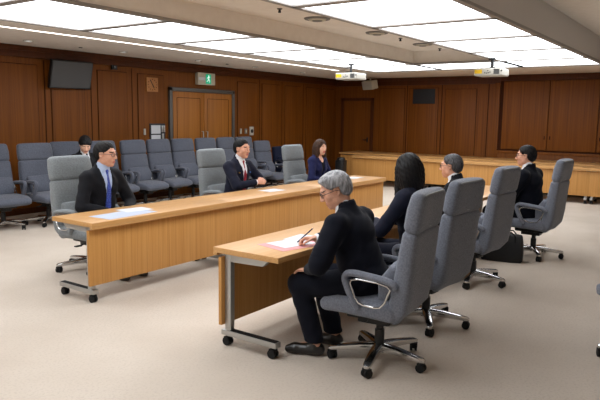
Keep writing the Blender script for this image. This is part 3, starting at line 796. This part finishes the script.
    def vcut(p):
        q = (p-P0)@T
        return np.maximum(np.maximum(np.abs(q[:,0])-vw(q[:,2]), zb-q[:,2]), -q[:,1]+.03)
    jk.append(cut(vcut, .006))
    jk.append(cut(cap(NB-tz*.03, NB+tz*.2, .060 if not female else .056, .066)[2], .006))
    sdf_obj('jacket', jk, .0085, suit, body)
    sh = [ell(t(0,.006,.15),(.15*w,.112*e,.17),T,.05), ell(t(0,.004,.33),(.166*w,.113*e,.15),T,.05), cap(t(-.12*w,-.005,.418), t(.12*w,-.005,.418), .052, k=.05)]
    if not female:
        sh += [cap(NB-tz*.07+tf*.012, NB+tz*.0, .080, .068, k=.02), cap(NB-tz*.03, NB+tz*.048+tf*.012, .067, .061, k=.012)]
        sh += [cap(NB+tz*.02+tf*.058+tx*sx*.004, NB-tz*.015+tf*.068+tx*sx*.042, .012, .008, k=.005) for sx in (-1,1)]
    else: sh += [ell(t(-.07,.078,.30),(.053,.045,.053),T,.05), ell(t(.07,.078,.30),(.053,.045,.053),T,.05)]
    for i in (0,1):
        E_, W_ = arms[i]; sh.append(cap(E_+(W_-E_)*.75, W_-nrm(W_-E_)*.01, .036, .0345, k=0))
    if female: sh.append(cut(ell(t(0,.1,.475),(.05,.09,.07),T)[2], .005))
    sdf_obj('shirt', sh, .0075, shirt, body)
    if tie:
        tp = [ell(NB-tz*.012+tf*.073,(.018,.014,.019),T,.004), cap(NB-tz*.03+tf*.078, t(0,.122*e,.33), .016, .024, k=.006, flat=(tf,2.6)), cap(t(0,.122*e,.33), t(0,.128*e,.14), .024, .034, k=.006, flat=(tf,3.2))]
        sdf_obj('necktie', tp, .0055, tie, body)
    tr = [ell(P0+np.array([0,0,-.01]),(.175*w,.125*e,.105),None,.04)]
    for i, sx in enumerate((-1,1)):
        tr += [cap(P0+np.array([sx*.09,0,-.015]), kn[i], .098*e, .08, k=.04), cap(kn[i], an[i]+np.array([0,0,.01]), .078, .066, k=.03)]
    tr.append(('d',0,lambda p: .003*np.sin(p[:,2]*55+p[:,0]*30)*np.sin(p[:,1]*33),None,None))
    tr.append(cut(lambda p: p[:,2]-.1, 0))
    sdf_obj('trousers', tr, .010, suit, body)
    for i in (0,1):
        A = an[i]; toe = (feet[i][2] if len(feet[i]) > 2 else 0); dv = np.array([math.sin(toe), -math.cos(toe), 0])
        sp_ = [cap(np.array([A[0],A[1],.05])-dv*-.0, np.array([A[0],A[1],.05])+dv*.0+np.array([0,0,.03]), .043, .04, k=.02), cap(np.array([A[0],A[1],.045])-dv*.035, np.array([A[0],A[1],.036])+dv*.14, .040, .040, k=.03), cap(np.array([A[0],A[1],.035])+dv*.14, np.array([A[0],A[1],.03])+dv*.185, .04, .028, k=.02), cut(lambda p: p[:,2]-.004, 0)]
        sdf_obj('shoe', sp_, .007, ['shoe_leather','sole'], body, [lambda c_: c_[:,2] < .016])
    if glasses:
        q = MB()
        for sx in (-1,1):
            rim = [tuple(h(sx*.033+.0235*math.copysign(abs(math.cos(u))**.75, math.cos(u)), .1-.008*(math.cos(u)*sx+1)*.5, .001+.0165*math.copysign(abs(math.sin(u))**.75, math.sin(u)))) for u in [2*PI*j/20 for j in range(20)]]
            q.tube(rim, .0021, 6, closed=True)
            q.tube([tuple(h(sx*.056,.092,.006)), tuple(h(sx*.076,.06,.007)), tuple(h(sx*.083,.0,.006)), tuple(h(sx*.08,-.028,-.006))], .002, 6)
        q.tube([tuple(h(-.01,.102,.004)), tuple(h(0,.106,.007)), tuple(h(.01,.102,.004))], .0018, 6)
        gl = q.build('glasses', glasses, body)
        q = MB()
        for sx in (-1,1):
            q.add([tuple(h(sx*.033+.0225*math.cos(u), .1-.008*(math.cos(u)*sx+1)*.5, .001+.0155*math.sin(u))) for u in [2*PI*j/20 for j in range(20)]], [tuple(range(20))])
        q.build('lens', 'lens_glass', gl)
    if pin:
        for (x, z, m_) in pin:
            c0 = t(x, .132*e-abs(x)*.25, z); q = MB(); q.cyl(c0-tf*.012, c0+tf*.004, .0085, n=12); q.build('lapel_pin', m_, body)
    return body, arms, P0

def hnd(d, n, th, c_): return (d, n, th, c_)
lapR = hnd((.4,-1,-.15),(0,.1,-1),(1,0,0),.5); lapL = hnd((-.4,-1,-.15),(0,.1,-1),(-1,0,0),.5)

person('man in glasses, black suit and blue tie seated at the left end of far table', (.80,1.02,0), 0, scale=1.045, suit='suit_black', shirt='shirt_blue', tie='tie_blue', hair='hair_black', glasses='lens_frame',
       lean=9, headyaw=24, headpitch=4, hipy=-.04, build=1.0, wrists=((-.10,-.33,.64),(.12,-.33,.64)), pin=[])
person('man in navy suit and dark red tie with hands clasped on the table', (2.97,1.04,0), 0, scale=1.03, suit='suit_navy', tie='tie_red', hair='hair_black',
       lean=9, headyaw=2, headpitch=3, hipy=-.04, build=1.06, wrists=((-.035,-.43,.775),(.115,-.40,.775)), poles=((-1,.3,-.6),(1,.3,-.6)),
       hands=(((.75,-.75,.08),(.7,.6,-.25),(0,-.1,1),1.0),((-.75,-.75,.08),(-.7,.6,-.2),(0,-.1,1),1.0)), pin=[(-.1,.36,'gold'),(.105,.355,'blue_badge')])
person('smiling woman with brown shoulder length hair in blue jacket at the far table', (4.92,1.06,0), 0, suit='suit_blue', shirt='top_black', tie=None, hair='hair_brown', style='bob', skin='skin_pale', lip='lip_red', female=True,
       lean=8, headyaw=-12, headpitch=2, hipy=-.03, wrists=((-.10,-.33,.63),(.12,-.33,.63)))
person('young man with bowed head and black fringe seated in the wall row', (2.66,3.90,0), 0, suit='suit_black', tie='tie_dark', hair='hair_black', style='bowl', skin='skin_pale',
       lean=8, headyaw=-28, headpitch=31, hipy=-.02, neckf=.05, wrists=((-.07,-.30,.66),(.10,-.30,.66)))
N1 = person('grey haired man in dark suit writing at the near table, seen from behind', (.42,-2.42,0), R(184), suit='suit_ink', tie='tie_dark', hair='hair_grey', style='full', glasses='lens_frame',
       lean=20, headyaw=34, headpitch=25, hipy=-.0, build=1.2, wrists=((-.06,-.43,.775),(.21,-.33,.615)), poles=((-1,.2,-.3),(1,.6,-.1)),
       hands=(((.45,-.85,-.05),(.3,.1,-1),(.8,-.3,.5),.85),((-.15,-1,-.2),(0,.1,-1),(-1,0,0),.5)), feet=((-.07,-.28,.1),(.17,-.30,.3)), knees=((-.11,-.42),(.18,-.42)))
person('woman with long straight black hair in navy jacket, seen from behind', (1.34,-2.40,0), R(177), scale=1.055, suit='suit_navy', shirt='shirt_white', tie=None, hair='hair_black', style='long', skin='skin_pale', female=True,
       lean=9, headyaw=-24, headpitch=6, hipy=-.02, wrists=((-.06,-.34,.76),(.10,-.34,.76)), feet=((-.08,-.30),(.1,-.30)))
person('man with salt grey hair and glasses in black suit, third on the near side', (2.83,-2.26,0), R(178), suit='suit_black', tie='tie_dark', hair='hair_salt', glasses='lens_frame',
       lean=17, headyaw=6, headpitch=3, hipy=-.02, wrists=((-.07,-.34,.765),(.11,-.34,.765)), feet=((-.1,-.30),(.1,-.30)))
person('man with black hair and glasses in black suit on the far right chair', (4.45,-2.42,0), R(175), scale=1.02, build=1.3, suit='suit_ink', tie='tie_dark', hair='hair_black', glasses='lens_frame_dark',
       lean=4, headyaw=10, headpitch=4, hipy=-.0, wrists=((-.09,-.34,.62),(.12,-.34,.62)), feet=((-.1,-.34),(.1,-.34)))

# ------------------------------------------------------------------ things on the tables and the floor
TT = .7203
def sheet(name, lab, cat, pts, m_, z=TT, th=.0012, group=None):
    q = MB(); n = len(pts)
    q.rings([[(x,y,z) for x,y in pts], [(x,y,z+th) for x,y in pts]])
    return tag(q.build(name, m_, None), lab, cat, group)
def rect(cx, cy, w, h_, a):
    return [(cx+math.cos(a)*x-math.sin(a)*y, cy+math.sin(a)*x+math.cos(a)*y) for x,y in ((-w/2,-h_/2),(w/2,-h_/2),(w/2,h_/2),(-w/2,h_/2))]
sheet('paper_sheet', 'large pale blue grey paper lying before the man with blue tie', 'paper', rect(.50,.20,.58,.28,R(3)), 'paper_blue')
sheet('paper_sheet', 'white paper lying on top of the larger sheet before the man with blue tie', 'paper', rect(.73,.33,.30,.21,R(-6)), 'paper', TT+.0015)
sheet('paper_sheet', 'white paper beside the clasped hands of the red tie man', 'paper', rect(2.88,.30,.30,.21,R(-5)), 'paper')
sheet('paper_sheet', 'white paper at the right end of the far table', 'paper', rect(5.0,.36,.30,.21,0), 'paper')
sheet('folder', 'open pink folder under the white sheets on the near table', 'folder', rect(.40,-1.83,.46,.30,R(-14)), 'pink')
sheet('paper_sheet', 'white sheet on pink folder nearest the table end', 'paper', rect(.40,-1.80,.30,.22,R(-14)), 'paper', TT+.0016)
sheet('paper_sheet', 'white sheet by the writing hand, half under the other sheet', 'paper', rect(.60,-1.76,.26,.19,R(4)), 'paper', TT+.003)
pn = thing('pen', 'dark blue pen held in the writing hand of the grey haired man', 'pen', (0,0,0))
pa, pb = Vector((.40,-1.845,.728)), Vector((.475,-1.935,.835))
dd = (pb-pa).normalized()
MB().cyl(pa+dd*.012, pb, .0045, n=10).build('barrel', 'suit_blue', pn); MB().cyl(pa, pa+dd*.012, .001, .004, n=10).build('tip', 'chrome', pn)
MB().cyl(pb, pb+dd*.006, .004, .003, n=10).build('cap', 'chrome', pn)

bg = thing('bag', 'soft black bag standing on the floor beside the far right chair', 'bag', (3.98,-2.30,0), R(100))
def bagring(z, w, d, sh): return [(sh+w*math.copysign(abs(math.cos(a))**.3,math.cos(a)), d*math.copysign(abs(math.sin(a))**.4,math.sin(a))+.007*math.sin(a*5+z*40)+.12*z, z) for a in [2*PI*j/48 for j in range(48)]]
MB().rings([bagring(0,.22,.085,.03), bagring(.02,.235,.095,.03), bagring(.12,.22,.09,.01), bagring(.22,.185,.07,-.02), bagring(.30,.155,.04,-.04), bagring(.325,.14,.022,-.045), bagring(.33,.12,.01,-.045)]).build('body', 'bag_black', bg)
for y in (-.05,.05): MB().tube([(-.12,y+.05,.24),(-.12,y*1.3+.05,.32),(-.08,y*1.6+.05,.36),(.0,y*1.6+.05,.355),(.05,y*1.3+.05,.31),(.055,y+.05,.24)], .008, 8).build('handle', 'black_rubber', bg)
MB().tube([(-.15,.04,.332),(-.05,.04,.334),(.07,.04,.332)], .004, 6).build('zip', 'grey_plastic', bg)

# ------------------------------------------------------------------ camera and render settings
f_, yaw, pitch, roll, cx, cy, cz = 613.389, .6129, .1349, .0139, -3.1773, -4.3882, 1.6413
F_ = Vector((math.cos(yaw)*math.cos(pitch), math.sin(yaw)*math.cos(pitch), -math.sin(pitch)))
Rr = Vector((math.sin(yaw), -math.cos(yaw), 0)); Uu = Rr.cross(F_)
R2 = Rr*math.cos(roll)+Uu*math.sin(roll); U2 = -Rr*math.sin(roll)+Uu*math.cos(roll)
cam = bpy.data.cameras.new('camera'); co = link(bpy.data.objects.new('camera', cam))
co.matrix_world = Matrix(((R2.x,U2.x,-F_.x,cx),(R2.y,U2.y,-F_.y,cy),(R2.z,U2.z,-F_.z,cz),(0,0,0,1)))
cam.sensor_width = 36; cam.lens = f_/600*36; cam.clip_start = .05
SC.camera = co
w_ = bpy.data.worlds.new('world'); SC.world = w_; w_.use_nodes = True
w_.node_tree.nodes['Background'].inputs['Color'].default_value = (.02,.02,.02,1)
SC.view_settings.view_transform = 'Standard'; SC.view_settings.look = 'None'; SC.view_settings.gamma = 1; SC.view_settings.exposure = .6
SC.view_settings.use_curve_mapping = False
